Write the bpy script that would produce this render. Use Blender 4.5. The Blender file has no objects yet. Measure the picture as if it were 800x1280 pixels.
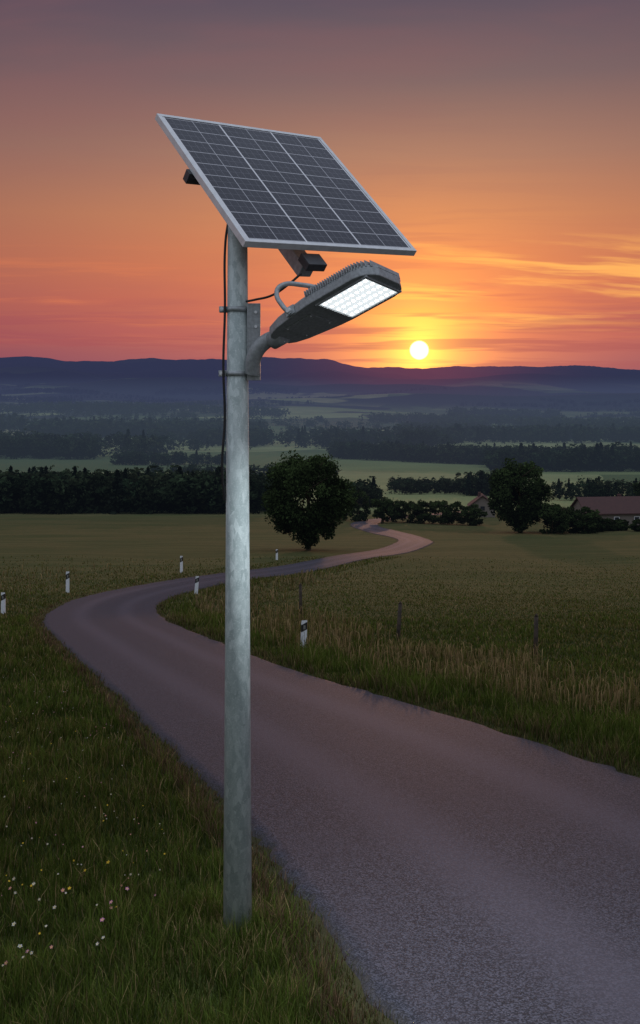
import bpy, bmesh, math, random
import numpy as np
from mathutils import Vector, Matrix
random.seed(7); rng=np.random.default_rng(11)
scene=bpy.context.scene
scene.view_settings.view_transform='Standard'; scene.view_settings.look='None'
scene.view_settings.exposure=0; scene.view_settings.gamma=1

def lin(r,g,b):
    f=lambda c:(c/255/12.92) if c/255<=0.04045 else ((c/255+0.055)/1.055)**2.4
    return (f(r),f(g),f(b),1.0)

# ------------------------------------------------------------------ terrain
PY=np.array([-40,-15,0,4.5,5.4,8.5,13,20,30,40,55,75,110,150,190,250,330,400,520,680,850,1050,1350,1700,2200,2600,3200,4000,5000,6000,7000,9000,14000],float)
PZ=np.array([3.0,1.5,.5,.1,0,-.44,-1.12,-2.25,-3.8,-5.15,-7.0,-9.4,-13.4,-17.5,-20.6,-25,-29.9,-33.6,-38,-42.2,-46.5,-49.4,-51,-49,-44,-40,-33,-18,20,98,153,156,120],float)
S0=np.log(PY+60)
sd=np.linspace(S0[0],S0[-1],4000); zd=np.interp(sd,S0,PZ)
k=np.hanning(61); k/=k.sum(); zp=np.pad(zd,30,mode='edge'); zd=np.convolve(zp,k,mode='valid')
def H(x,y):
    x=np.asarray(x,float); y=np.asarray(y,float)
    z=np.interp(np.log(np.maximum(y,-39.9)+60),sd,zd)
    A=np.interp(y,[100,300,1000,2500,4000,5200,8000],[0,.8,5,12,20,30,14])
    n=(np.sin(x/310+1.3+y/900)+.7*np.sin(x/170-y/420+.4)+.6*np.sin(y/260+x/700+2)+.35*np.sin(x/95+y/130))/1.6
    z=z+A*n
    z=z+np.interp(y,[4500,6000],[0,1])*(np.interp(x,[-2600,-600,60,260,2500],[26,26,24,-20,-42])+6*np.sin(x/230)+4*np.sin(x/71)+2.5*np.sin(x/33)+1.5*np.sin(x/13))
    z=z+30*np.exp(-((y-2300-.15*x)/170)**2)*(.5+.5*np.sin(x/330+.4))
    z=z+46*np.exp(-((y-3300+.1*x)/230)**2)*(.5+.5*np.sin(x/430+2.2))+2*np.sin(x/41)*np.exp(-((y-3300)/230)**2)
    z=z+75*np.exp(-((y-4500-.1*x)/330)**2)*(.5+.5*np.sin(x/600+4.4))
    m=np.interp(y,[3,12,60,120],[.0,.05,.12,.0])*(np.abs(y)>0)
    z=z+m*(np.sin(x/3.1+y/4.3)+np.sin(x/1.9-y/5.7+1))*.5
    return z

L=[(3.4,-5),(1.9,0),(.34,4.5),(-.296,6.45),(-.827,8.0),(-1.71,10.27),(-3.15,14.0),(-4.99,18.7),(-6.93,24.1),(-8.0,28.7),(-8.2,33.2),(-7.2,37.6),(-5.34,42.7),(-3.0,49),(0,56.5),(2.69,64.5),(5.1,72.4),(6.5,80),(6.5,89),(4.7,103),(3.7,114),(5,128),(12,145),(24,160)]
R=[(7.4,-4.5),(5.9,.5),(4.3,4.9),(3.5,7.0),(2.85,8.6),(1.55,11.6),(-.3,15.4),(-2.0,19.5),(-3.8,24.3),(-4.95,29),(-5.2,32.4),(-4.7,36.0),(-3.2,41),(-.7,47.2),(2.3,55),(5.1,62.8),(7.7,71),(9.3,79),(9.5,88.5),(8.1,103),(7.0,113),(8.2,126),(14,142),(26,156)]
def catmull(P,n):
    P=[np.array(p,float) for p in P]; out=[]
    P=[2*P[0]-P[1]]+P+[2*P[-1]-P[-2]]
    for i in range(1,len(P)-2):
        for j in range(n):
            t=j/n; a,b,c,d=P[i-1:i+3]
            out.append(.5*((2*b)+(-a+c)*t+(2*a-5*b+4*c-d)*t*t+(-a+3*b-3*c+d)*t**3))
    out.append(P[-2]); return np.array(out)
LE=catmull(L,14); RE=catmull(R,14)
CE=(LE+RE)/2; HW=np.linalg.norm(RE-LE,axis=1)/2
TAN=np.gradient(CE,axis=0)
def roadd(x,y):
    x=np.asarray(x).ravel(); y=np.asarray(y).ravel()
    d=np.empty(len(x)); s=np.empty(len(x))
    for i in range(0,len(x),20000):
        X=x[i:i+20000,None]-CE[None,:,0]; Y=y[i:i+20000,None]-CE[None,:,1]
        D=X*X+Y*Y; j=D.argmin(1); r=np.arange(len(j))
        t=TAN[j]; t=t/np.linalg.norm(t,axis=1)[:,None]
        cr=X[r,j]*t[:,1]-Y[r,j]*t[:,0]
        d[i:i+20000]=np.sqrt(np.where(D[r,j]>9,D[r,j],cr**2))-HW[j]
        s[i:i+20000]=np.sign(cr)
    return d,s

# ------------------------------------------------------------------ helpers
def mesh_np(name,V,counts,idx,mats,smooth=False,col=None,matidx=None):
    me=bpy.data.meshes.new(name)
    V=np.asarray(V,np.float32); counts=np.asarray(counts,np.int32); idx=np.asarray(idx,np.int32)
    me.vertices.add(len(V)); me.vertices.foreach_set('co',V.ravel())
    me.loops.add(len(idx)); me.loops.foreach_set('vertex_index',idx)
    me.polygons.add(len(counts))
    st=np.concatenate([[0],np.cumsum(counts)[:-1]]).astype(np.int32)
    me.polygons.foreach_set('loop_start',st); me.polygons.foreach_set('loop_total',counts)
    if smooth: me.polygons.foreach_set('use_smooth',np.ones(len(counts),bool))
    if matidx is not None: me.polygons.foreach_set('material_index',np.asarray(matidx,np.int32))
    if col is not None:
        a=me.color_attributes.new('Col','FLOAT_COLOR','POINT')
        c=np.ones((len(V),4),np.float32); c[:,:3]=col; a.data.foreach_set('color',c.ravel())
    me.update(calc_edges=True); me.validate()
    for m in mats: me.materials.append(m)
    o=bpy.data.objects.new(name,me); scene.collection.objects.link(o); return o

class G:
    def __init__(s,nt): s.nt=nt; s.n=nt.nodes; s.l=nt.links
    def new(s,t,**k):
        n=s.n.new(t)
        for a,b in k.items(): setattr(n,a,b)
        return n
    def put(s,sock,v):
        if isinstance(v,bpy.types.NodeSocket): s.l.new(v,sock)
        else: sock.default_value=v
    def m(s,op,a,b=0.0,c=None,clamp=False):
        n=s.new('ShaderNodeMath',operation=op); n.use_clamp=clamp
        s.put(n.inputs[0],a); s.put(n.inputs[1],b)
        if c is not None: s.put(n.inputs[2],c)
        return n.outputs[0]
    def mr(s,v,a,b,c=0.0,d=1.0,smooth=True):
        n=s.new('ShaderNodeMapRange'); n.interpolation_type='SMOOTHSTEP' if smooth else 'LINEAR'
        s.put(n.inputs[0],v); n.inputs[1].default_value=a; n.inputs[2].default_value=b; n.inputs[3].default_value=c; n.inputs[4].default_value=d
        return n.outputs[0]
    def mix(s,f,a,b,bt='MIX'):
        n=s.new('ShaderNodeMix',data_type='RGBA',blend_type=bt); n.clamp_factor=True
        s.put(n.inputs[0],f); s.put(n.inputs[6],a); s.put(n.inputs[7],b); return n.outputs[2]
    def noise(s,vec,scale,detail=4,rough=.5,dist=0):
        n=s.new('ShaderNodeTexNoise'); 
        if vec is not None: s.l.new(vec,n.inputs['Vector'])
        n.inputs['Scale'].default_value=scale; n.inputs['Detail'].default_value=detail; n.inputs['Roughness'].default_value=rough; n.inputs['Distortion'].default_value=dist
        return n.outputs[0]
    def ramp(s,f,pts):
        n=s.new('ShaderNodeValToRGB'); cr=n.color_ramp
        while len(cr.elements)<len(pts): cr.elements.new(.5)
        for e,(p,c) in zip(cr.elements,pts): e.position=p; e.color=c
        s.put(n.inputs[0],f); return n.outputs[0]
    def comb(s,x,y,z):
        n=s.new('ShaderNodeCombineXYZ'); s.put(n.inputs[0],x); s.put(n.inputs[1],y); s.put(n.inputs[2],z); return n.outputs[0]
    def bump(s,h,st,dist=.01):
        n=s.new('ShaderNodeBump'); s.put(n.inputs['Height'],h); n.inputs['Strength'].default_value=st; n.inputs['Distance'].default_value=dist; return n.outputs[0]
def newmat(name):
    m=bpy.data.materials.new(name); m.use_nodes=True; m.node_tree.nodes.clear(); g=G(m.node_tree)
    out=g.new('ShaderNodeOutputMaterial'); return m,g,out
def simple(name,col,rough=.5,metal=0,var=.12,scale=30,bump=0):
    m,g,out=newmat(name); b=g.new('ShaderNodeBsdfPrincipled')
    tc=g.new('ShaderNodeTexCoord').outputs['Object']; n=g.noise(tc,scale)
    c2=tuple(x*(1-2*var) for x in col[:3])+(1,); c1=tuple(min(1,x*(1+var)) for x in col[:3])+(1,)
    g.l.new(g.mix(g.mr(n,.3,.7),c2,c1),b.inputs['Base Color']); b.inputs['Roughness'].default_value=rough; b.inputs['Metallic'].default_value=metal
    if bump: g.l.new(g.bump(n,bump,.004),b.inputs['Normal'])
    g.l.new(b.outputs[0],out.inputs[0]); return m
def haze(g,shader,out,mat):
    """aerial haze painted into the material as emission: grows with distance, paler low down"""
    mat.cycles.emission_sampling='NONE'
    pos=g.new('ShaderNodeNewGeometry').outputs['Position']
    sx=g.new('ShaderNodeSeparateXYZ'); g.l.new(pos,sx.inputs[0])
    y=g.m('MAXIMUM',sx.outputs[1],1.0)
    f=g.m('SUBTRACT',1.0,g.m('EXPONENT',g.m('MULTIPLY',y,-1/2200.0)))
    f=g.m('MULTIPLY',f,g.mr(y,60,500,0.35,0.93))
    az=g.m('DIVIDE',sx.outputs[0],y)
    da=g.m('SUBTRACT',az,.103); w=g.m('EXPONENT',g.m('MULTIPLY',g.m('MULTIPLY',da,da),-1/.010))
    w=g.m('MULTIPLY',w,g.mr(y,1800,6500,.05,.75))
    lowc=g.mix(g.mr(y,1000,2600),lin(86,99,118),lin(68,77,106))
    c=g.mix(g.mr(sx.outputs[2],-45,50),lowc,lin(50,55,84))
    c=g.mix(w,c,lin(122,68,88))  # pinkish glow towards the sun, painted into the haze colour too
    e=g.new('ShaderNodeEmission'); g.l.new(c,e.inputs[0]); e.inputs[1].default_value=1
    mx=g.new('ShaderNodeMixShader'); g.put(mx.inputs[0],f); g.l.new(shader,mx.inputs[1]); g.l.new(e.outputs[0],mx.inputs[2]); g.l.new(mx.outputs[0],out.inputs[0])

# ------------------------------------------------------------------ materials
def mat_ground():
    m,g,out=newmat('meadow_ground'); b=g.new('ShaderNodeBsdfPrincipled'); b.inputs['Roughness'].default_value=.95; b.inputs['Specular IOR Level'].default_value=.1
    pos=g.new('ShaderNodeNewGeometry').outputs['Position']; sx=g.new('ShaderNodeSeparateXYZ'); g.l.new(pos,sx.inputs[0])
    x,y=sx.outputs[0],sx.outputs[1]
    flat=g.comb(x,y,0.0)
    n1=g.noise(flat,.09,4,.6); n2=g.noise(flat,1.6,4,.65); n3=g.noise(flat,14,2,.6)
    near=g.mix(g.mr(n2,.35,.65),(.024,.034,.009,1),(.050,.060,.016,1))
    near=g.mix(g.mr(n3,.45,.7,0,.4),near,(.06,.055,.022,1))
    fld=g.mix(g.mr(n1,.35,.65),(.060,.072,.022,1),(.095,.085,.030,1))
    fld=g.mix(g.mr(n2,.3,.75,0,.6),fld,(.045,.052,.017,1))
    st=g.noise(g.comb(g.m('MULTIPLY',x,.06),g.m('MULTIPLY',y,.6),0.0),1.0,3)
    fld=g.mix(g.mr(st,.42,.62,0,.5),fld,(.115,.10,.038,1))
    c=g.mix(g.mr(y,14,40),near,fld)
    v=g.new('ShaderNodeTexVoronoi'); v.inputs['Scale'].default_value=1
    wob=g.m('MULTIPLY',g.noise(flat,.004,1),.5)
    g.l.new(g.comb(g.m('ADD',g.m('DIVIDE',g.m('ADD',x,g.m('MULTIPLY',y,.25)),260.0),wob),g.m('ADD',g.m('DIVIDE',y,230.0),wob),3.3),v.inputs['Vector'])
    vs=g.new('ShaderNodeSeparateColor'); g.l.new(v.outputs['Color'],vs.inputs[0])
    pc=g.ramp(vs.outputs[0],[(0,(.075,.11,.045,1)),(.25,(.16,.20,.08,1)),(.45,(.22,.25,.11,1)),(.62,(.10,.14,.055,1)),(.76,(.26,.25,.12,1)),(.9,(.03,.045,.025,1)),(1,(.02,.03,.018,1))])
    pc.node.color_ramp.interpolation='CONSTANT'
    n4=g.noise(flat,.02,3)
    pc=g.mix(g.mr(n4,.3,.7,0,.4),pc,(.08,.105,.04,1))
    c=g.mix(g.mr(y,140,175),c,pc)
    wood=g.noise(flat,.0019,3,.55)
    c=g.mix(g.m('MULTIPLY',g.mr(wood,.52,.54),g.mr(y,900,1300)),c,(.016,.026,.02,1))
    c=g.mix(g.m('MULTIPLY',g.mr(wood,.42,.44),g.mr(y,2000,2200)),c,(.016,.026,.02,1))
    c=g.mix(g.mr(y,3800,4300,0,.85),c,(.014,.02,.02,1))
    at=g.new('ShaderNodeAttribute'); at.attribute_name='edge'
    dn=g.m('ADD',at.outputs['Fac'],g.m('MULTIPLY',g.m('SUBTRACT',n3,.5),.4))
    c=g.mix(g.mr(dn,.0,.18,.6,0),c,(.06,.048,.03,1))
    g.l.new(c,b.inputs['Base Color'])
    g.l.new(g.bump(g.m('ADD',n3,n2),.6,.05),b.inputs['Normal'])
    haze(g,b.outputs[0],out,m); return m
def mat_road():
    m,g,out=newmat('asphalt'); b=g.new('ShaderNodeBsdfPrincipled')
    pos=g.new('ShaderNodeNewGeometry').outputs['Position']
    uv=g.new('ShaderNodeUVMap').outputs[0]; su=g.new('ShaderNodeSeparateXYZ'); g.l.new(uv,su.inputs[0])
    n=g.noise(pos,190,1,.7); n2=g.noise(pos,.7,4,.6); n3=g.noise(pos,35,3,.7)
    vo=g.new('ShaderNodeTexVoronoi'); vo.inputs['Scale'].default_value=120; g.l.new(pos,vo.inputs['Vector'])
    sv=g.new('ShaderNodeSeparateColor'); g.l.new(vo.outputs['Color'],sv.inputs[0])
    c=g.mix(g.mr(sv.outputs[0],.2,1.0),(.015,.016,.022,1),(.096,.096,.125,1))
    c=g.mix(g.mr(n,.4,.75,0,.6),c,(.020,.020,.028,1))
    c=g.mix(g.mr(n2,.3,.7,0,.35),c,(.042,.040,.054,1))
    t=g.m('ABSOLUTE',g.m('SUBTRACT',g.m('ABSOLUTE',g.m('SUBTRACT',su.outputs[0],.5)),.20))
    c=g.mix(g.mr(t,.0,.13,.45,0),c,(.088,.080,.104,1))
    ed=g.m('ABSOLUTE',g.m('SUBTRACT',su.outputs[0],.5))
    c=g.mix(g.mr(g.m('ADD',ed,g.m('MULTIPLY',g.m('SUBTRACT',n3,.5),.04)),.478,.5,0,.6),c,(.06,.05,.038,1))
    g.l.new(c,b.inputs['Base Color']); b.inputs['Roughness'].default_value=.74; b.inputs['Specular IOR Level'].default_value=.28
    g.l.new(g.bump(g.m('ADD',vo.outputs['Distance'],n3),.4,.004),b.inputs['Normal'])
    g.l.new(b.outputs[0],out.inputs[0]); return m
def mat_leaf(name,trans=.3,hz=True):
    m,g,out=newmat(name); d=g.new('ShaderNodeBsdfDiffuse')
    a=g.new('ShaderNodeAttribute'); a.attribute_name='Col'
    g.l.new(a.outputs['Color'],d.inputs[0])
    if trans>0:
        t=g.new('ShaderNodeBsdfTranslucent'); g.l.new(a.outputs['Color'],t.inputs[0])
        mx=g.new('ShaderNodeMixShader'); mx.inputs[0].default_value=trans; g.l.new(d.outputs[0],mx.inputs[1]); g.l.new(t.outputs[0],mx.inputs[2]); sh=mx.outputs[0]
    else: sh=d.outputs[0]
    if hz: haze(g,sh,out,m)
    else: g.l.new(sh,out.inputs[0])
    return m
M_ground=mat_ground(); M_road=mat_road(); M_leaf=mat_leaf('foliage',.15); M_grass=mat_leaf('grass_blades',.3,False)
M_bark=simple('bark',(.06,.045,.03),.9,0,.3,8,.6)
def mat_galv():
    m,g,out=newmat('galvanised_steel'); b=g.new('ShaderNodeBsdfPrincipled')
    tc=g.new('ShaderNodeTexCoord').outputs['Object']
    mp=g.new('ShaderNodeMapping'); mp.inputs['Scale'].default_value=(1,1,.4); g.l.new(tc,mp.inputs[0])
    vo=g.new('ShaderNodeTexVoronoi'); vo.inputs['Scale'].default_value=42; g.l.new(mp.outputs[0],vo.inputs['Vector'])
    sv=g.new('ShaderNodeSeparateColor'); g.l.new(vo.outputs['Color'],sv.inputs[0])
    n=g.noise(mp.outputs[0],9,6,.78); nf=g.noise(tc,110,3,.7)
    c=g.mix(sv.outputs[0],(.34,.40,.39,1),(.58,.645,.625,1))
    c=g.mix(g.mr(n,.40,.62,0,.6),c,(.31,.37,.36,1)); c=g.mix(g.mr(nf,.5,.72,0,.5),c,(.74,.78,.75,1))
    sz=g.new('ShaderNodeSeparateXYZ'); g.l.new(tc,sz.inputs[0])
    c=g.mix(g.mr(g.m('ADD',sz.outputs[2],g.m('MULTIPLY',n,.3)),.12,.35,.3,0),c,(.2,.2,.13,1))
    g.l.new(c,b.inputs['Base Color']); b.inputs['Metallic'].default_value=.0; b.inputs['Specular IOR Level'].default_value=.3
    g.l.new(g.mr(n,.3,.7,.5,.7),b.inputs['Roughness']); g.l.new(g.bump(g.m('ADD',n,g.m('MULTIPLY',nf,.3)),.25,.003),b.inputs['Normal'])
    g.l.new(b.outputs[0],out.inputs[0]); return m
M_galv=mat_galv()
M_alu=simple('anodised_aluminium',(.72,.73,.74),.4,.2,.05,20)
M_steel=simple('zinc_bracket',(.40,.43,.44),.45,.4,.1,40)
M_dark=simple('dark_bracket',(.07,.072,.078),.5,.3,.1,30)
M_house=simple('cast_grey_housing',(.34,.36,.37),.45,.1,.10,60,.1)
M_rubber=simple('black_cable',(.012,.012,.013),.5)
M_white=simple('white_plastic',(.75,.77,.8),.45,0,.05,20)
M_black=simple('black_band',(.02,.02,.02),.5)
M_redr=simple('reflector',(.5,.5,.5),.2,.6)
M_wood=simple('weathered_wood',(.05,.035,.025),.9,0,.3,12,.5)
M_led,g,out=newmat('led_chip'); e=g.new('ShaderNodeEmission'); e.inputs[0].default_value=(.95,.98,1,1); e.inputs[1].default_value=12.0; g.l.new(e.outputs[0],out.inputs[0]); M_led.cycles.emission_sampling='NONE'
M_refl,g,out=newmat('led_diffuser'); b=g.new('ShaderNodeBsdfPrincipled'); b.inputs['Base Color'].default_value=(.6,.63,.66,1); b.inputs['Emission Color'].default_value=(.90,.97,1,1); b.inputs['Emission Strength'].default_value=.82; g.l.new(b.outputs[0],out.inputs[0]); M_refl.cycles.emission_sampling='NONE'
def mat_pv():
    m,g,out=newmat('photovoltaic_cells'); b=g.new('ShaderNodeBsdfPrincipled')
    uv=g.new('ShaderNodeUVMap').outputs[0]; s=g.new('ShaderNodeSeparateXYZ'); g.l.new(uv,s.inputs[0])
    def line(c,n,w):
        f=g.m('FRACT',g.m('MULTIPLY',c,float(n))); d=g.m('MINIMUM',f,g.m('SUBTRACT',1.0,f)); return g.m('LESS_THAN',d,w*n)
    U,V=s.outputs[0],s.outputs[1]
    thick=line(U,3,.0048); cols=line(U,6,.0020); rows=line(V,10,.0024); bus=line(U,24,.0008); half=line(V,20,.0008)
    hn=g.noise(g.comb(g.m('FLOOR',g.m('MULTIPLY',U,6.0)),g.m('FLOOR',g.m('MULTIPLY',V,10.0)),0.0),3.7,0)
    c=g.mix(hn,(.008,.009,.018,1),(.030,.030,.046,1))
    c=g.mix(g.m('MULTIPLY',g.m('MAXIMUM',bus,half),.6),c,(.28,.28,.32,1))
    ln=g.m('MAXIMUM',cols,rows)
    c=g.mix(g.m('MULTIPLY',ln,.85),c,(.55,.55,.58,1)); c=g.mix(thick,c,(.78,.78,.8,1))
    g.l.new(c,b.inputs['Base Color']); b.inputs['Roughness'].default_value=.27; b.inputs['Specular IOR Level'].default_value=.3
    g.l.new(b.outputs[0],out.inputs[0]); return m
M_pv=mat_pv()

# ------------------------------------------------------------------ ground sheet
ry=np.concatenate([-np.geomspace(400,4,25),np.linspace(-3,3,13)])
yy=[3.3]
while yy[-1]<13800: yy.append(yy[-1]+max(.22,yy[-1]*.0125))
ry=np.concatenate([ry,yy]); NX=340
sx_=np.linspace(-1,1,NX); sx_=np.sign(sx_)*(.55*np.abs(sx_)+.45*np.abs(sx_)**2.2)
YY=np.repeat(ry[:,None],NX,1); XX=sx_[None,:]*(22+.95*np.abs(YY))
ZZ=H(XX,YY)
V=np.stack([XX,YY,ZZ],-1).reshape(-1,3)
i=np.arange(len(ry)-1)[:,None]*NX+np.arange(NX-1)[None,:]
F=np.stack([i,i+1,i+1+NX,i+NX],-1).reshape(-1)
terrain=mesh_np('ground',V,np.full(len(F)//4,4),F,[M_ground],True)
d,s=roadd(V[:,0],V[:,1]); at=terrain.data.attributes.new('edge','FLOAT','POINT'); at.data.foreach_set('value',np.clip(d,-1,50).astype(np.float32))

# ------------------------------------------------------------------ road
W=np.array([0,.012,.04,.1,.18,.26,.34,.42,.5,.58,.66,.74,.82,.9,.96,.988,1.0]); NW=len(W); n=len(LE)
P=LE[:,None,:]*(1-W)[None,:,None]+RE[:,None,:]*W[None,:,None]
jit=rng.normal(0,.03,(n,2)) 
P[:,:2,0]+=jit[:,:1]; P[:,-2:,0]+=jit[:,1:]
z=H(P[...,0],P[...,1])+.035+.03*(1-(2*W-1)**2)[None,:]
z[:,0]-=.05; z[:,-1]-=.05
V=np.concatenate([P,z[...,None]],-1).reshape(-1,3)
i=np.arange(n-1)[:,None]*NW+np.arange(NW-1)[None,:]
F=np.stack([i,i+1,i+1+NW,i+NW],-1).reshape(-1)
road=mesh_np('road',V,np.full(len(F)//4,4),F,[M_road],True)
arc=np.concatenate([[0],np.cumsum(np.linalg.norm(np.diff(CE,axis=0),axis=1))])
UVv=np.stack([np.tile(W,n),np.repeat(arc,NW)],-1)
uvl=road.data.uv_layers.new(name='UVMap'); uvl.data.foreach_set('uv',UVv[F].astype(np.float32).ravel())

# ------------------------------------------------------------------ grass
def blades(name,x,y,h,w,col,midf=.55,midw=.8,bend=.6,mat=M_grass):
    n=len(x); z=H(x,y)-.01
    a=rng.uniform(0,2*np.pi,n); b=rng.uniform(0,2*np.pi,n); bd=rng.uniform(.1,1,n)*bend
    wx,wy=np.cos(a)*w/2,np.sin(a)*w/2
    lx,ly=np.cos(b)*h*bd,np.sin(b)*h*bd
    V=np.empty((n,5,3),np.float32)
    V[:,0]=np.stack([x-wx,y-wy,z],-1); V[:,1]=np.stack([x+wx,y+wy,z],-1)
    mx,my,mz=x+lx*.35,y+ly*.35,z+h*midf
    V[:,2]=np.stack([mx+wx*midw,my+wy*midw,mz],-1); V[:,3]=np.stack([mx-wx*midw,my-wy*midw,mz],-1)
    V[:,4]=np.stack([x+lx,y+ly,z+h*(1-.3*bd)],-1)
    o=np.arange(n)[:,None]*5
    F=(o+np.array([0,1,2,3,3,2,4])[None,:]).ravel()
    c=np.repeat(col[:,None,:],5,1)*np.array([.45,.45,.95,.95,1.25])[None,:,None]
    return mesh_np(name,V.reshape(-1,3),np.tile([4,3],n),F,[mat],False,c.reshape(-1,3))
def nz(x,y,s,p=0): return (np.sin(x*s+p)+np.sin(y*s*1.3+x*s*.4+p*2)+np.sin((x-y)*s*.7+3*p)+np.sin((x*.6+y)*s*2.1+p))/4
N=540000
Y=np.exp(rng.uniform(np.log(3.4),np.log(58),N)); X=rng.uniform(-1,1,N)*(1.2+.46*Y)
d,sd_=roadd(X,Y); keep=d>rng.normal(-.02,.035,N)
keep&=rng.random(N)>np.clip((Y-20)/34,0,.93)*np.where(d<1.5,.4,1)
X,Y,d,sd_=X[keep],Y[keep],d[keep],sd_[keep]; N=len(X)
left=sd_<0
green=np.array([.048,.070,.014]); lush=np.array([.098,.14,.026]); olive=np.array([.13,.122,.035]); straw=np.array([.30,.225,.11]); brown=np.array([.15,.10,.06])
clump=np.clip(.45+.6*nz(X,Y,1.7,1)+.5*nz(X,Y,5.1,2)+.4*nz(X,Y,13,3),0,1)
nt_=1500; ty=np.exp(rng.uniform(np.log(4),np.log(26),nt_)); tx=rng.uniform(-1,1,nt_)*(1+.45*ty); ts=rng.uniform(.05,.14,nt_)*(1+ty/30)
tus=np.zeros(N)
order=np.argsort(Y); Ys=Y[order]
for a_,b_,c_ in zip(tx,ty,ts):
    i0,i1=np.searchsorted(Ys,[b_-3*c_,b_+3*c_]); ii=order[i0:i1]
    tus[ii]=np.maximum(tus[ii],np.exp(-((X[ii]-a_)**2+(Y[ii]-b_)**2)/(c_*c_)))
h=.045+.10*clump*rng.random(N)+.045*rng.random(N)+.18*tus*rng.random(N)*(d>.15)
col=green[None]*(1-clump[:,None])+lush[None]*clump[:,None]
col=col*(1-.5*tus[:,None])+lush[None]*.5*tus[:,None]
far=np.clip((Y-14)/25,0,1)
m=rng.random(N)<(.10+.45*far+.2*(nz(X,Y,.6,4)>.15)); col[m]=olive
m=rng.random(N)<.09+.06*far; col[m]=straw
m=(d<.30)&(rng.random(N)<.55); col[m]=brown; h[d<.12]*=.6
tall=((~left)&(d>1.1+.5*nz(X,Y,1.1,5))&(d<3.6+1.2*nz(X,Y,.8,7)))|(left&(d>2.6)&(Y>8)&(nz(X,Y,.5,3)>.05))
vr=(~left)&(d<1.4); h[vr]*=1.0+.9*clump[vr]; col[vr]=col[vr]*.75+.25*lush
h=h*(1+.12*np.minimum(Y,22)/10)*np.where(~left & ~tall & (d>3),.7,1)*np.where(Y>25,.75,1)
w=np.maximum(.004,.0008*Y)*rng.uniform(.6,1.3,N)
col*=rng.uniform(.5,1.45,(N,1))
rr_=rng.random(N); tk=tall&(rr_<np.where(left,.12,.26*np.clip(.8+.8*nz(X,Y,2.3,9),.2,1.3)))&(Y<48)
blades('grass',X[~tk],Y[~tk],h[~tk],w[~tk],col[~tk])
x,y=X[tk],Y[tk]; n=len(x)
c=np.where(rng.random((n,1))<.65,straw[None],olive[None]*1.1)*rng.uniform(.55,1.4,(n,1))
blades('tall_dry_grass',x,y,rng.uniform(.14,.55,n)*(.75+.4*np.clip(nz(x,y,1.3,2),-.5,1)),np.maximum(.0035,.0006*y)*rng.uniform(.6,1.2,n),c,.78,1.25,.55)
n=2600; a=rng.uniform(0,2*np.pi,n); rr=.085+np.abs(rng.normal(0,.15,n)); x=-.4635+rr*np.cos(a); y=5.4+rr*np.sin(a)
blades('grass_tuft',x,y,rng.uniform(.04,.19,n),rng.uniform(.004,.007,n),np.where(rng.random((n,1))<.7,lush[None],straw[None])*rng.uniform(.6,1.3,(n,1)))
# wild flowers
Vs=[];Cs=[];cnt=[];ix=[];o=0
pal=[(.6,.6,.58),(.5,.48,.5),(.5,.16,.42),(.65,.42,.05),(.55,.55,.6),(.55,.2,.3)]
for k_ in range(320):
    if k_<30: yv=random.uniform(4.75,6.0); xv=random.uniform(-.34,-.20)*yv
    else: yv=math.exp(random.uniform(math.log(5.5),math.log(17))); xv=random.uniform(-.42,-.16)*yv
    dd,ss=roadd(np.array([xv]),np.array([yv]))
    if dd[0]<.5: continue
    zz=float(H(xv,yv)); hh=random.uniform(.10,.24); cc=random.choice(pal); rad=random.uniform(.007,.016) if k_<30 else random.uniform(.004,.009)
    tilt=Vector((random.uniform(-.5,.5),-random.uniform(.2,.9),1)).normalized()
    q=tilt.to_track_quat('Z','Y')
    Vs+= [(xv-.002,yv,zz),(xv+.002,yv,zz),(xv+.001,yv,zz+hh)]; Cs+=[(.05,.08,.02)]*3; cnt.append(3); ix+=[o,o+1,o+2]; o+=3
    Vs.append((xv,yv,zz+hh)); Cs.append((.6,.45,.05)); c0=o; o+=1
    for p in range(10):
        a=p/10*2*math.pi; r2=rad*(1 if p%2 else .55); v=q@Vector((math.cos(a)*r2,math.sin(a)*r2,.002)); Vs.append((xv+v.x,yv+v.y,zz+hh+v.z)); Cs.append(cc); o+=1
    for p in range(10): cnt.append(3); ix+=[c0,c0+1+p,c0+1+(p+1)%10]
mesh_np('wildflowers',Vs,cnt,ix,[M_grass],False,np.array(Cs))

# ------------------------------------------------------------------ trees
def leaf_cloud(n_clump,per,rad,cz,leaf,base,lump=.28,shell=.55):
    c=rng.normal(size=(n_clump,3)); c/=np.linalg.norm(c,axis=1)[:,None]
    rr=shell+(1-shell)*rng.random(n_clump)**.6; rr*=1-.12*rng.random(n_clump)
    c=c*rr[:,None]
    cr=rng.uniform(.6,1.2,n_clump)*lump
    cb=rng.uniform(.45,1.5,n_clump)
    j=np.repeat(np.arange(n_clump),per)
    p=rng.normal(size=(len(j),3)); p/=np.linalg.norm(p,axis=1)[:,None]; p*=(rng.random(len(j))**.45)[:,None]
    p=c[j]+p*cr[j][:,None]*np.array([1,1,.75])
    P=p*np.array(rad)[None]; P[:,2]+=cz
    n=len(P); a=rng.normal(size=(n,3)); a/=np.linalg.norm(a,axis=1)[:,None]
    b=np.cross(a,rng.normal(size=(n,3))); b/=np.linalg.norm(b,axis=1)[:,None]
    s=leaf*rng.uniform(.5,1.3,n)[:,None]
    Q=np.stack([P-a*s,P-b*s*.55,P+a*s,P+b*s*.55],1)
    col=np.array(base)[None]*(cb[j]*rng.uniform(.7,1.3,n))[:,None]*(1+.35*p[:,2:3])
    return Q,col
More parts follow.
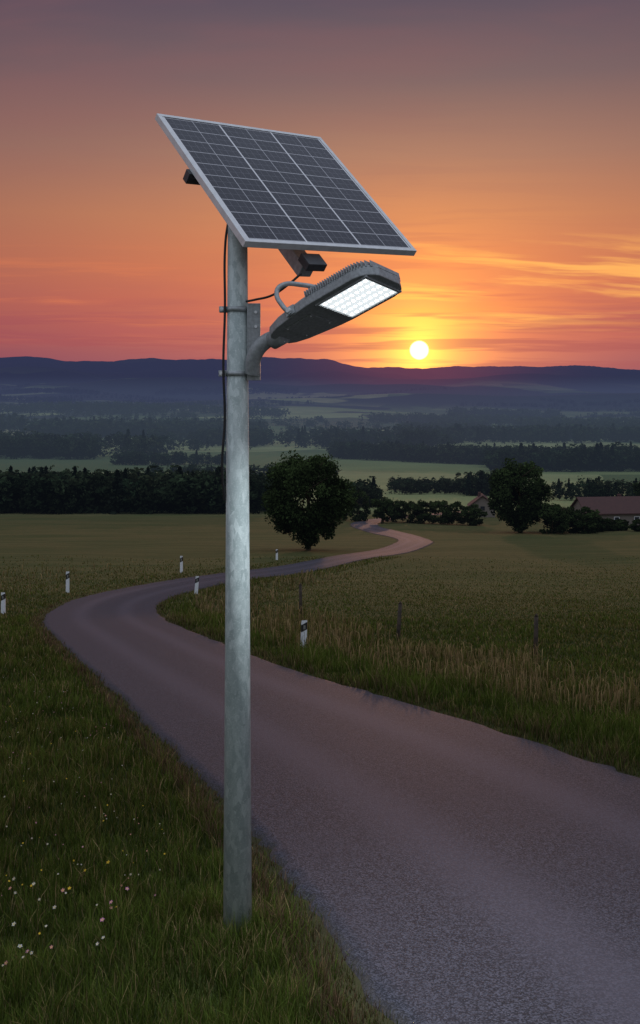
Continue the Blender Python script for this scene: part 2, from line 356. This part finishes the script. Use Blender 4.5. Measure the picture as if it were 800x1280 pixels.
def limb(p0,p1,r0,r1,seg=7):
    p0,p1=np.array(p0,float),np.array(p1,float); ax=p1-p0; ax/=np.linalg.norm(ax)
    u=np.cross(ax,[.3,.9,.1]); u/=np.linalg.norm(u); v=np.cross(ax,u); a=np.arange(seg)/seg*2*np.pi
    ring=np.cos(a)[:,None]*u+np.sin(a)[:,None]*v
    V=np.concatenate([p0+ring*r0,p1+ring*r1]); F=[]
    for k in range(seg): F+=[k,(k+1)%seg,seg+(k+1)%seg,seg+k]
    return V,F,seg
def tree(name,x,y,Ht,rx,n_clump=90,per=170,leaf=.13,base=(.030,.046,.015),bottom=.1,trunk=.2):
    z=float(H(x,y)); cz=Ht*(.5+bottom/2); rz=Ht*(1-bottom)/2
    V=[];F=[];cnt=[];mi=[];C=[];o=0
    segs=[((0,0,-.2),(.1,.05,Ht*.28),trunk,trunk*.75),((.1,.05,Ht*.28),(-.05,.1,Ht*.6),trunk*.75,trunk*.45),((-.05,.1,Ht*.6),(.1,0,Ht*.9),trunk*.45,.03)]
    for k in range(11):
        a=k*2.4; hz=Ht*(.15+.055*k); segs.append(((.05,.05,hz),(math.cos(a)*rx*.75,math.sin(a)*rx*.75,hz+Ht*.18),trunk*.35,.02))
    for s_ in segs:
        v,f,sg=limb(*s_); V.append(v); F+=[o+q for q in f]; cnt+=[4]*sg; mi+=[1]*sg; C.append(np.tile([.05,.04,.03],(len(v),1))); o+=len(v)
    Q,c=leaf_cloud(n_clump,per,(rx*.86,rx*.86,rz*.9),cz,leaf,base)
    nq=len(Q); V.append(Q.reshape(-1,3)); C.append(np.repeat(c,4,0)); F=np.concatenate([F,o+np.arange(nq*4)]); cnt=np.concatenate([cnt,np.full(nq,4)]); mi=np.concatenate([mi,np.zeros(nq)])
    ob=mesh_np(name,np.concatenate(V),cnt,F,[M_leaf,M_bark],False,np.concatenate(C),mi); ob.location=(x,y,z)
    return ob
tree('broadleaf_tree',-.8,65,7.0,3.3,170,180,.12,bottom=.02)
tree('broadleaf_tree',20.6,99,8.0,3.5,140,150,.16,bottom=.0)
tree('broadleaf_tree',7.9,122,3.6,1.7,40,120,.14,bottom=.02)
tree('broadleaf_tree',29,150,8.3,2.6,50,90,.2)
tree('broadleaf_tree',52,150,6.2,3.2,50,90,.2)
def bush(x,y,h,r): return tree('bush',x,y,h*1.05,r,40,90,.15,(.026,.039,.013),-.12,.05)
for bx,by,bh,br in [(23.4,97,3.1,2.5),(25.2,99.5,2.9,2.3),(27.0,98.5,2.7,2.2),(29.0,101,1.7,1.5),(30.8,103,1.3,1.4),(34.2,101,1.4,1.7),(37.2,101,2.1,2.3),(32.4,104,1.2,1.3),
   (18.6,116,2.5,2.0),(16.8,118,2.7,2.1),(15.0,120,2.9,2.2),(13.2,122,3.0,2.2),(11.4,124,3.1,2.1),(5.0,128,4.4,2.1),(9.6,127,3.4,1.9),(2.6,132,3.6,2.0)]:
    bush(bx,by,bh,br)

tm=[]
for k in range(6):
    Q,c=leaf_cloud(18,14,(.36,.36,.46),.50,.05,(.016,.025,.013),.34,.4); tm.append((Q,c))
for k in range(3):
    n_=190; t_=rng.random(n_)**.7; a=rng.uniform(0,6.28,n_); rad=.24*(1-t_)*rng.uniform(.4,1,n_)
    P=np.stack([np.cos(a)*rad,np.sin(a)*rad,.06+.94*t_],-1); aa=rng.normal(size=(n_,3)); aa/=np.linalg.norm(aa,axis=1)[:,None]; bb=np.cross(aa,rng.normal(size=(n_,3))); bb/=np.linalg.norm(bb,axis=1)[:,None]
    Q=np.stack([P-aa*.05,P-bb*.035,P+aa*.05,P+bb*.035],1); c=np.array([.013,.022,.015])[None]*rng.uniform(.6,1.4,(n_,1)); tm.append((Q,c))
pos=[]
def stand(px0,px1,y0,y1,h,n,con=.15):
    for _ in range(n):
        y=random.uniform(y0,y1); f=random.random(); x=(px0+f*(px1-px0)-400)/1200*y
        pos.append((x,y,h*random.uniform(.7,1.15),con))
stand(-200,338,152,190,6.9,800,.12)
stand(-200,120,520,600,13,300,.1); stand(140,290,455,475,7,80,.05)
stand(40,330,900,1020,16,430,.1); stand(-200,30,950,1100,18,200,.1)
for k in range(330):
    f=random.random(); px=415+f*215; y=540-f*90+random.uniform(0,50); pos.append(((px-400)/1200*y,y,random.uniform(7,12)*(1-.1*f),.1))
stand(610,1000,395,450,11,420,.1)
stand(500,590,1000,1150,13,110,.1); stand(690,1000,900,1000,13,220,.1); stand(560,700,1600,1800,18,160,.1)
stand(490,610,225,255,3.6,110,.05); stand(425,470,170,190,5,30,.05); stand(580,640,215,230,6,36,.1); stand(690,900,190,215,4.5,90,.1)
stand(180,420,335,350,5,60,.1)
for _ in range(70):
    y=math.exp(random.uniform(math.log(620),math.log(3200))); px=random.uniform(-350,1150); L_=random.uniform(120,520)*(y/1500)**.3
    x=(px-400)/1200*y; a=random.uniform(-.5,.5); wide=random.choice([3,3,3,45])
    for k in range(int(L_/ (5 if wide<10 else 2.0))):
        f=random.random(); pos.append((x+f*L_*math.cos(a)+random.gauss(0,3),y+f*L_*math.sin(a)*1.5+random.uniform(-wide,wide),random.uniform(6,11) if wide<10 else random.uniform(11,17),.1))
VV=[];CC=[]
for (x,y,h,con) in pos:
    Q,c=tm[random.randrange(6) if random.random()>con else 6+random.randrange(3)]
    if y>800: Q=Q[::3]; c=c[::3]; sc=1.8
    else: sc=1.1
    a=random.uniform(0,6.28); ca,sa=math.cos(a),math.sin(a); cen=Q.mean(1,keepdims=True); q=cen+(Q-cen)*sc
    wv=h*random.uniform(.85,1.5); q=np.stack([(q[...,0]*ca-q[...,1]*sa)*wv+x,(q[...,0]*sa+q[...,1]*ca)*wv+y,q[...,2]*h],-1)
    q[...,2]+=float(H(x,y))-.08*h
    VV.append(q.reshape(-1,3)); CC.append(np.repeat(c*random.uniform(.7,1.5)*np.array([random.uniform(.9,1.25),1,.95]),4,0))
VV=np.concatenate(VV); CC=np.concatenate(CC)
mesh_np('distant_trees',VV,np.full(len(VV)//4,4),np.arange(len(VV)),[M_leaf],False,CC)

# ------------------------------------------------------------------ object-building helpers
def empty(name,loc=(0,0,0)):
    e=bpy.data.objects.new(name,None); e.location=loc; e.empty_display_size=.2; scene.collection.objects.link(e); return e
def link(o,parent,M=None):
    o.parent=parent
    if M is not None: o.matrix_basis=M
def from_bm(bm,name,mat,parent,M=None,bevel=0,smooth=False):
    if bevel:
        bmesh.ops.bevel(bm,geom=[e for e in bm.edges if len(e.link_faces)==2 and e.calc_face_angle()>.5],offset=bevel,segments=2,affect='EDGES',profile=.6)
    bmesh.ops.recalc_face_normals(bm,faces=bm.faces)
    me=bpy.data.meshes.new(name); bm.to_mesh(me); bm.free()
    if smooth: me.polygons.foreach_set('use_smooth',np.ones(len(me.polygons),bool))
    me.materials.append(mat); o=bpy.data.objects.new(name,me); scene.collection.objects.link(o); link(o,parent,M); return o
def box(name,c,dims,mat,parent,M=None,bevel=.002,rot=None):
    bm=bmesh.new(); bmesh.ops.create_cube(bm,size=1)
    T=Matrix.Translation(c)@(rot if rot else Matrix.Identity(4))@Matrix.Diagonal((*dims,1)); bmesh.ops.transform(bm,matrix=T,verts=bm.verts)
    return from_bm(bm,name,mat,parent,M,bevel)
def cyl(name,p0,p1,r0,r1,mat,parent,M=None,seg=24,smooth=True):
    p0,p1=Vector(p0),Vector(p1); bm=bmesh.new(); bmesh.ops.create_cone(bm,cap_ends=True,segments=seg,radius1=r0,radius2=r1,depth=(p1-p0).length)
    T=Matrix.Translation((p0+p1)/2)@(p1-p0).to_track_quat('Z','Y').to_matrix().to_4x4(); bmesh.ops.transform(bm,matrix=T,verts=bm.verts)
    o=from_bm(bm,name,mat,parent,M)
    if smooth:
        for f in o.data.polygons: f.use_smooth=len(f.vertices)==4
    return o
def tube(name,pts,r,mat,parent,M=None):
    cu=bpy.data.curves.new(name,'CURVE'); cu.dimensions='3D'; cu.bevel_depth=r; cu.bevel_resolution=6; cu.resolution_u=10; cu.use_fill_caps=True
    sp=cu.splines.new('BEZIER'); sp.bezier_points.add(len(pts)-1)
    for b,p in zip(sp.bezier_points,pts): b.co=p; b.handle_left_type=b.handle_right_type='AUTO'
    cu.materials.append(mat); o=bpy.data.objects.new(name,cu); scene.collection.objects.link(o); link(o,parent,M); return o

# ------------------------------------------------------------------ solar street lamp
PX,PYY=-.4635,5.4; CAMZ=3.1
lamp=empty('solar_street_lamp',(PX,PYY,0))
def w(x,y,z): return (x-PX,y-PYY,z)
cyl('pole',(0,0,-.2),(0,0,4.0),.0825,.055,M_galv,lamp,seg=48)
for zc in (3.519,3.159):
    rp=.0825+(.055-.0825)*(zc+.2)/4.2
    cyl('clamp_band',(0,0,zc-.014),(0,0,zc+.014),rp+.007,rp+.007,M_steel,lamp,seg=40)
    for sx in (-1,1):
        box('clamp_ear',(sx*(rp+.022),-.012,zc),(.045,.014,.034),M_steel,lamp); box('clamp_ear_back',(sx*(rp+.022),.016,zc),(.045,.01,.034),M_steel,lamp)
        cyl('clamp_bolt',(sx*(rp+.028),-.034,zc),(sx*(rp+.028),.04,zc),.007,.007,M_alu,lamp,seg=8)
        cyl('clamp_nut',(sx*(rp+.028),-.03,zc),(sx*(rp+.028),-.019,zc),.012,.012,M_alu,lamp,seg=6,smooth=False)
box('mounting_plate',(.094,-.045,3.335),(.075,.014,.43),M_house,lamp,bevel=.003)
box('mounting_plate_flange',(.062,-.02,3.335),(.010,.05,.41),M_house,lamp,bevel=.002)
for zc in (3.17,3.26,3.42,3.5): cyl('plate_bolt',(.106,-.062,zc),(.106,-.05,zc),.009,.009,M_alu,lamp,seg=6,smooth=False)
tube('outreach_arm',[w(-.375,5.345,3.16),w(-.365,5.315,3.25),w(-.31,5.29,3.325),w(-.21,5.265,3.372),w(-.12,5.20,3.42)],.042,M_house,lamp)
S=Vector((-.225,5.25,3.362)); E=Vector((.345,4.84,3.652))
ex=(E-S).normalized(); wy=Vector((.25,.28,-.06)); wy=(wy-ex*wy.dot(ex)).normalized(); ez=ex.cross(wy)
HM=Matrix.Translation((-PX,-PYY,0))@Matrix(((ex.x,wy.x,ez.x,S.x),(ex.y,wy.y,ez.y,S.y),(ex.z,wy.z,ez.z,S.z),(0,0,0,1)))
Lh=(E-S).length
def hw(x):
    return float(np.interp(x,[0,.03,.10,.2,.3,.38,Lh-.10,Lh-.06,Lh-.03,Lh-.012,Lh],[.075,.105,.135,.155,.175,.183,.183,.172,.15,.12,.085]))
xs=[0,.015,.03,.06,.1,.15,.2,.25,.3,.33,.38,.46,.54,.6,Lh-.10,Lh-.08,Lh-.06,Lh-.045,Lh-.03,Lh-.02,Lh-.012,Lh]
def slab(name,z0,z1,mat,inset=0,x0=0,x1=9,bev=.006):
    bm=bmesh.new(); X_=[q for q in xs if x0<=q<=x1]
    pts=[(q,-(hw(q)-inset)) for q in X_]+[(q,(hw(q)-inset)) for q in reversed(X_)]
    vs=[bm.verts.new((a,b,z0)) for a,b in pts]; f=bm.faces.new(vs)
    r=bmesh.ops.extrude_face_region(bm,geom=[f]); bmesh.ops.translate(bm,verts=[v for v in r['geom'] if isinstance(v,bmesh.types.BMVert)],vec=(0,0,z1-z0))
    return from_bm(bm,name,mat,lamp,HM,bev)
slab('lamp_housing',-.03,.018,M_house)
slab('driver_box_cover',.0185,.045,M_house,.03,0,.38)
slab('heat_sink_base',.0185,.024,M_steel,.004,.38)
for q in np.arange(.36,Lh-.008,.0155):
    hh=hw(q)+.006
    box('cooling_fin',(q,0,.034),(.0045,2*hh,.034),M_steel,lamp,HM,.0008)
x0,x1,yw=.395,Lh-.045,.148
for c_,d_ in [(((x0+x1)/2,-yw,-.035),(x1-x0+.02,.012,.012)),(((x0+x1)/2,yw,-.035),(x1-x0+.02,.012,.012)),((x0,0,-.0352),(.012,2*yw-.012,.012)),((x1,0,-.0352),(.012,2*yw-.012,.012))]:
    box('led_rim',c_,d_,M_house,lamp,HM,.002)
box('led_diffuser',((x0+x1)/2,0,-.032),(x1-x0-.014,2*yw-.014,.006),M_refl,lamp,HM,.001)
bm=bmesh.new()
for a in range(9):
    for b in range(5):
        cx=x0+.026+a*(x1-x0-.052)/8; cy=-yw+.034+b*(2*yw-.068)/4; r_=.0085
        vs=[bm.verts.new((cx+r_*math.cos(t*math.pi/4),cy-r_*math.sin(t*math.pi/4),-.0365)) for t in range(8)]; bm.faces.new(vs)
from_bm(bm,'led_chips',M_led,lamp,HM)
box('access_cover',(.21,0,-.0325),(.19,.18,.006),M_house,lamp,HM,.004)
for a in (-1,1):
    for b in (-1,1): cyl('cover_screw',(.21+a*.082,b*.078,-.039),(.21+a*.082,b*.078,-.034),.005,.005,M_alu,lamp,HM,8)
cyl('spigot_collar',(-.05,0,-.006),(.04,0,-.006),.05,.05,M_house,lamp,HM)
tube_pts=[(.235,-.17,-.02),(.205,-.185,.04),(.185,-.185,.13),(.205,-.165,.165),(.27,-.05,.17),(.34,.03,.13)]
tube('tilt_strap',tube_pts,.013,M_steel,lamp,HM)
box('strap_foot',(.235,-.168,-.0),(.06,.012,.05),M_steel,lamp,HM)
cyl('strap_bolt',(.235,-.190,0),(.235,-.162,0),.014,.014,M_alu,lamp,HM,8)
# the lit LED module's light output
sl=bpy.data.lights.new('led_light','SPOT'); sl.energy=330; sl.spot_size=math.radians(140); sl.spot_blend=1.0; sl.shadow_soft_size=.012; sl.color=(.84,.93,1)
slo=bpy.data.objects.new('led_light',sl); scene.collection.objects.link(slo); link(slo,lamp,HM@Matrix.Translation(((x0+x1)/2,0,-.055)))

# panel
BL=Vector((-.391,5.10,3.865)); u=Vector((.9965,.76,.0407)); v=Vector((-.605,.676,.8716))
c0=BL+(u+v)/2; kk=u.dot(v); u2=u-v*(.5*kk/v.dot(v)); v2=v-u2*(v.dot(u2)/u2.dot(u2))
Wp,Hp=u2.length,v2.length; un,vn=u2.normalized(),v2.normalized(); nn=un.cross(vn); o_=c0-(u2+v2)/2
PM=Matrix.Translation((-PX,-PYY,0))@Matrix(((un.x,vn.x,nn.x,o_.x),(un.y,vn.y,nn.y,o_.y),(un.z,vn.z,nn.z,o_.z),(0,0,0,1)))
fw,ft=.026,.040
box('panel_frame_bottom',(Wp/2,fw/2,-ft/2),(Wp,fw,ft),M_alu,lamp,PM,.0015)
box('panel_frame_top',(Wp/2,Hp-fw/2,-ft/2),(Wp,fw,ft),M_alu,lamp,PM,.0015)
box('panel_frame_side',(fw/2,Hp/2,-ft/2),(fw,Hp-2*fw,ft-.001),M_alu,lamp,PM,.0015)
box('panel_frame_side_far',(Wp-fw/2,Hp/2,-ft/2),(fw,Hp-2*fw,ft-.001),M_alu,lamp,PM,.0015)
me=bpy.data.meshes.new('panel_glass'); a=fw-.001
me.from_pydata([(a,a,-.004),(Wp-a,a,-.004),(Wp-a,Hp-a,-.004),(a,Hp-a,-.004)],[],[(0,1,2,3)]); uvl=me.uv_layers.new(name='UVMap')
b_=.008
for l_,c_ in zip(uvl.data,[(-b_,-b_),(1+b_,-b_),(1+b_,1+b_),(-b_,1+b_)]): l_.uv=c_
me.materials.append(M_pv); o=bpy.data.objects.new('panel_glass',me); scene.collection.objects.link(o); link(o,lamp,PM)
box('panel_backsheet',(Wp/2,Hp/2,-.012),(Wp-2*fw,Hp-2*fw,.004),M_white,lamp,PM,.0)
box('panel_rail',(Wp*.5-.03,Hp*.56,-.075),(Wp*.98,.05,.07),M_dark,lamp,PM,.003)
box('panel_channel',(Wp*.37,Hp*.36,-.155),(.09,Hp*.78,.085),M_steel,lamp,PM,.004)
box('panel_channel_cap',(Wp*.37,-.018*Hp-.025,-.085),(.13,.10,.05),M_dark,lamp,PM,.004)
box('junction_box',(Wp*.6,Hp*.8,-.05),(.12,.1,.03),M_black,lamp,PM,.003)
chan=(PM@Vector((Wp*.37,Hp*.25,-.17)))
cyl('cross_arm',(0,0,3.93),chan,.032,.032,M_galv,lamp)
cyl('pole_cap',(0,0,4.0),(0,0,4.012),.058,.054,M_dark,lamp)
pts=[w(-.515,5.40,4.02),w(-.530,5.385,3.9),w(-.532,5.37,3.5),w(-.540,5.365,3.2),w(-.532,5.365,2.9),w(-.546,5.36,2.65),w(-.535,5.375,2.45)]
tube('panel_cable',pts,.007,M_rubber,lamp)
pts=[w(-.41,5.35,3.56),w(-.36,5.30,3.565),w(-.26,5.24,3.585),w(-.17,5.2,3.64),w(-.10,5.2,3.70)]
tube('lamp_cable',pts,.0065,M_rubber,lamp)

# ------------------------------------------------------------------ delineators and stakes
def delineator(x,y,h,tilt=0,s=1.0):
    e=empty('delineator_post',(x,y,float(H(x,y)))); e.rotation_euler=(0,tilt,random.uniform(-.3,.3))
    bm=bmesh.new(); W_=.12*s; D_=.09*s
    prof=[(-W_/2,-D_/2),(W_/2,-D_/2),(W_/2*.8,D_/2),(-W_/2*.8,D_/2)]
    lo=[bm.verts.new((a,b,-.15)) for a,b in prof]; hi=[bm.verts.new((a*.92,b*.92,h if b<0 else h-.07)) for a,b in prof]
    bm.faces.new(lo); bm.faces.new(hi)
    for i_ in range(4): bm.faces.new([lo[i_],lo[(i_+1)%4],hi[(i_+1)%4],hi[i_]])
    from_bm(bm,'post_body',M_white,e,None,.008)
    bm=bmesh.new(); sc=1.03
    z0,z1=h*.66,h*.90
    q=[[bm.verts.new((a*.94*sc,b*.94*sc,zz+ (a*.5))) for a,b in prof] for zz in (z0,z1)]
    for i_ in range(4): bm.faces.new([q[0][i_],q[0][(i_+1)%4],q[1][(i_+1)%4],q[1][i_]])
    from_bm(bm,'black_band',M_black,e)
    box('reflector',(0,-D_/2*1.0-.006,(z0+z1)/2),(W_*.35,.006,(z1-z0)*.55),M_redr,e,None,.001)
for a in [(-9.2,35,.78,0,1.1),(-6.4,44.4,.80,0,1.1),(-2.5,55.5,.62,0,1.1),(-4.45,34.4,.66,.08,1.1),(-.33,18.7,.60,.03,1.0),(-9.0,27.3,.62,0,1.0),(-8.75,26.0,.5,-.1,1.0)]: delineator(*a)
for (x,y,h) in [(1.65,20.4,.85),(3.95,17.6,.8),(-.52,26,.9)]:
    e=empty('fence_stake',(x,y,float(H(x,y)))); e.rotation_euler=(random.uniform(-.06,.06),random.uniform(-.08,.08),0)
    cyl('stake',(0,0,-.2),(.01,0,h-.05),.046,.038,M_wood,e,seg=8); cyl('stake_tip',(.01,0,h-.05),(.012,0,h),.038,.008,M_wood,e,seg=8)
    cyl('wire_staple',(-.05,-.02,h*.75),(.05,-.02,h*.75),.004,.004,M_dark,e,seg=6)

# ------------------------------------------------------------------ houses
def mat_roof():
    m,g,out=newmat('clay_roof'); b=g.new('ShaderNodeBsdfPrincipled'); tc=g.new('ShaderNodeTexCoord').outputs['Object']
    br=g.new('ShaderNodeTexWave'); br.wave_type='BANDS'; br.bands_direction='X'; br.inputs['Scale'].default_value=4; g.l.new(tc,br.inputs[0])
    c=g.mix(g.noise(tc,3),(.05,.020,.018,1),(.095,.036,.03,1)); c=g.mix(g.m('MULTIPLY',br.outputs[1],.35),c,(.03,.012,.01,1))
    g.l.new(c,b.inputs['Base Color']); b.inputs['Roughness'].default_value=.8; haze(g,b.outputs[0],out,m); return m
M_roof=mat_roof(); M_wall=simple('rendered_wall',(.2,.17,.15),.9); M_glass=simple('window_glass',(.03,.035,.05),.1)
def house(x,y,W_,D_,hw_,hr,rot):
    e=empty('farmhouse',(x,y,float(H(x,y))-.1)); e.rotation_euler[2]=rot
    bm=bmesh.new(); a=[(-W_/2,-D_/2),(W_/2,-D_/2),(W_/2,D_/2),(-W_/2,D_/2)]
    lo=[bm.verts.new((p,q,-.5)) for p,q in a]; hi=[bm.verts.new((p,q,hw_)) for p,q in a]; r0=bm.verts.new((-W_/2,0,hw_+hr)); r1=bm.verts.new((W_/2,0,hw_+hr))
    bm.faces.new(lo); bm.faces.new([lo[0],lo[1],hi[1],hi[0]]); bm.faces.new([lo[2],lo[3],hi[3],hi[2]]); bm.faces.new([lo[1],lo[2],hi[2],r1,hi[1]]); bm.faces.new([lo[3],lo[0],hi[0],r0,hi[3]]); bm.faces.new([hi[0],hi[1],r1,r0]); bm.faces.new([hi[2],hi[3],r0,r1])
    from_bm(bm,'walls',M_wall,e)
    for sg in (-1,1):
        bm=bmesh.new(); o1=.35; k=hr/(D_/2)
        P_=[(-W_/2-.3,sg*(D_/2+o1),hw_-k*o1+.05),(W_/2+.3,sg*(D_/2+o1),hw_-k*o1+.05),(W_/2+.3,0,hw_+hr+.05),(-W_/2-.3,0,hw_+hr+.05)]
        lo=[bm.verts.new(p) for p in P_]; hi=[bm.verts.new((p[0],p[1],p[2]+.12)) for p in P_]
        bm.faces.new(lo); bm.faces.new(hi)
        for i_ in range(4): bm.faces.new([lo[i_],lo[(i_+1)%4],hi[(i_+1)%4],hi[i_]])
        from_bm(bm,'roof',M_roof,e)
    nwin=max(2,int(W_/2))
    for k in range(nwin):
        xx=-W_/2+(k+.5)*W_/nwin; box('window',(xx,-D_/2-.01,hw_*.55),(.55,.06,.6),M_glass,e,None,0); box('window_frame',(xx,-D_/2-.005,hw_*.55),(.7,.04,.75),M_white,e,None,0)
    box('door',(W_*.5-.5,-D_/2-.02,hw_*.35),(.6,.07,hw_*.9),M_wood,e,None,0)
    box('gable_window',(-W_/2-.01,0,hw_*.8),(.06,.6,.6),M_glass,e,None,0)
    box('chimney',(W_*.2,.4,hw_+hr),(.4,.4,.8),M_roof,e,None,0)
house(35.5,118,7.6,4.6,1.9,1.5,.12)
house(24.0,142,2.6,3.6,1.9,1.4,1.45)

# ------------------------------------------------------------------ sky
world=bpy.data.worlds.new('World'); scene.world=world; world.use_nodes=True; nt=world.node_tree; nt.nodes.clear(); g=G(nt)
SAZ=math.atan2(124,1200); SEL=math.atan2(42,1200)
sdv=Vector((math.sin(SAZ)*math.cos(SEL),math.cos(SAZ)*math.cos(SEL),math.sin(SEL)))
dirv=g.new('ShaderNodeTexCoord').outputs['Generated']
nm=g.new('ShaderNodeVectorMath',operation='NORMALIZE'); g.l.new(dirv,nm.inputs[0]); D=nm.outputs[0]
sp=g.new('ShaderNodeSeparateXYZ'); g.l.new(D,sp.inputs[0]); x,y,z=sp.outputs
dt=g.new('ShaderNodeVectorMath',operation='DOT_PRODUCT'); g.l.new(D,dt.inputs[0]); dt.inputs[1].default_value=sdv
ang=g.m('ARCCOSINE',g.m('MINIMUM',dt.outputs['Value'],1.0))
ramp=g.ramp(g.mr(z,0,.5,0,1,False),[(0,lin(124,72,104)),(.05,lin(152,80,100)),(.10,lin(178,86,92)),(.17,lin(198,102,86)),(.25,lin(204,117,84)),(.34,lin(196,126,90)),(.46,lin(162,118,100)),(.60,lin(118,97,99)),(.75,lin(86,77,93)),(1,lin(76,72,96))])
ya=g.m('MAXIMUM',y,.05); az=g.m('DIVIDE',x,ya); el=g.m('DIVIDE',z,ya)
off=g.m('ABSOLUTE',g.m('SUBTRACT',az,.08))
ramp=g.mix(g.mr(off,.05,.6,0,.45),ramp,lin(100,66,80))
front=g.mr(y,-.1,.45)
rear=g.mix(g.mr(z,0,.9),(.32,.34,.39,1),(.60,.68,.81,1))  # sky behind camera and overhead, out of view, brightened to fill-light the foreground
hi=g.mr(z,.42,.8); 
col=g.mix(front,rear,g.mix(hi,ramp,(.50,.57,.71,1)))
def addc(col,f,c): return g.mix(f,col,c,'ADD')
gl=g.m('EXPONENT',g.m('MULTIPLY',ang,-1/.085)); col=addc(col,g.m('MULTIPLY',gl,.9),(.58,.17,.015,1))
big=g.noise(g.comb(g.m('MULTIPLY',az,2.2),g.m('MULTIPLY',el,11.0),5.7),1.0,4,.55,.2)
col=g.mix(g.m('MULTIPLY',g.mr(big,.48,.72),.20),col,lin(150,92,92))
warp=g.m('MULTIPLY',big,1.4)
def wisps(sa,se,seed,lo,hi_,tilt,det=5):
    return g.mr(g.noise(g.comb(g.m('MULTIPLY',az,sa),g.m('ADD',g.m('MULTIPLY',el,se),g.m('ADD',warp,g.m('MULTIPLY',az,tilt))),seed),1.0,det,.58,.15),lo,hi_)
w1=wisps(3.4,58,.9,.45,.62,3)
msk=g.m('MULTIPLY',g.m('MULTIPLY',g.mr(az,-.02,.14),g.mr(el,.045,.085)),g.mr(el,.12,.17,1,0))
col=g.mix(g.m('MULTIPLY',g.m('MULTIPLY',w1,msk),.95),col,lin(254,178,94))
w2=wisps(3.0,64,8.1,.48,.68,0)
m2=g.m('MULTIPLY',w2,g.m('MULTIPLY',g.mr(el,.03,.07),g.mr(el,.10,.16,1,0)))
col=g.mix(g.m('MULTIPLY',m2,.45),col,lin(232,128,80))
w3=wisps(5,100,3.3,.46,.62,0,3)
m3=g.m('MULTIPLY',w3,g.m('MULTIPLY',g.mr(el,.010,.03),g.mr(el,.05,.10,1,0)))
col=g.mix(g.m('MULTIPLY',m3,.5),col,lin(154,72,88))
nearsun=g.m('EXPONENT',g.m('MULTIPLY',ang,-1/.045))
col=addc(col,g.m('MULTIPLY',g.m('MULTIPLY',nearsun,g.m('SUBTRACT',1.0,g.m('MULTIPLY',w3,.8))),1.6,clamp=True),(.85,.36,.015,1))
gl2=g.m('EXPONENT',g.m('MULTIPLY',ang,-1/.020)); col=addc(col,g.m('MULTIPLY',gl2,1.0,clamp=True),(1.0,.75,.04,1))
disc=g.mr(ang,.0088,.0104,1,0); col=g.mix(disc,col,(4.5,3.4,1.05,1))
col=g.mix(g.mr(z,-.05,.0,1,0),col,lin(70,62,88))
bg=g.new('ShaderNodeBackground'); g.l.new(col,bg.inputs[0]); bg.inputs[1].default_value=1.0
sk=g.new('ShaderNodeTexSky'); sk.sky_type='NISHITA'; sk.sun_disc=False; sk.sun_elevation=SEL; sk.sun_rotation=SAZ
bg2=g.new('ShaderNodeBackground'); g.l.new(sk.outputs[0],bg2.inputs[0]); bg2.inputs[1].default_value=.005
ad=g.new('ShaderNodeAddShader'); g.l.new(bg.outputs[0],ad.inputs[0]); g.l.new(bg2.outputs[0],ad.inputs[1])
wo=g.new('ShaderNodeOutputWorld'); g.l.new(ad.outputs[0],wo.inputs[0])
world.cycles.sampling_method='MANUAL'; world.cycles.sample_map_resolution=512

sun=bpy.data.lights.new('sun','SUN'); sun.energy=.3; sun.angle=math.radians(1.0); sun.color=(1,.5,.3)
so=bpy.data.objects.new('sun',sun); scene.collection.objects.link(so); so.rotation_euler=sdv.to_track_quat('Z','Y').to_euler()

cam=bpy.data.cameras.new('camera'); cam.sensor_width=36; cam.lens=33.75; cam.shift_y=-.125; cam.clip_end=30000; cam.clip_start=.05
co=bpy.data.objects.new('camera',cam); scene.collection.objects.link(co); co.location=(0,0,CAMZ); co.rotation_euler=(math.radians(90),0,0); scene.camera=co
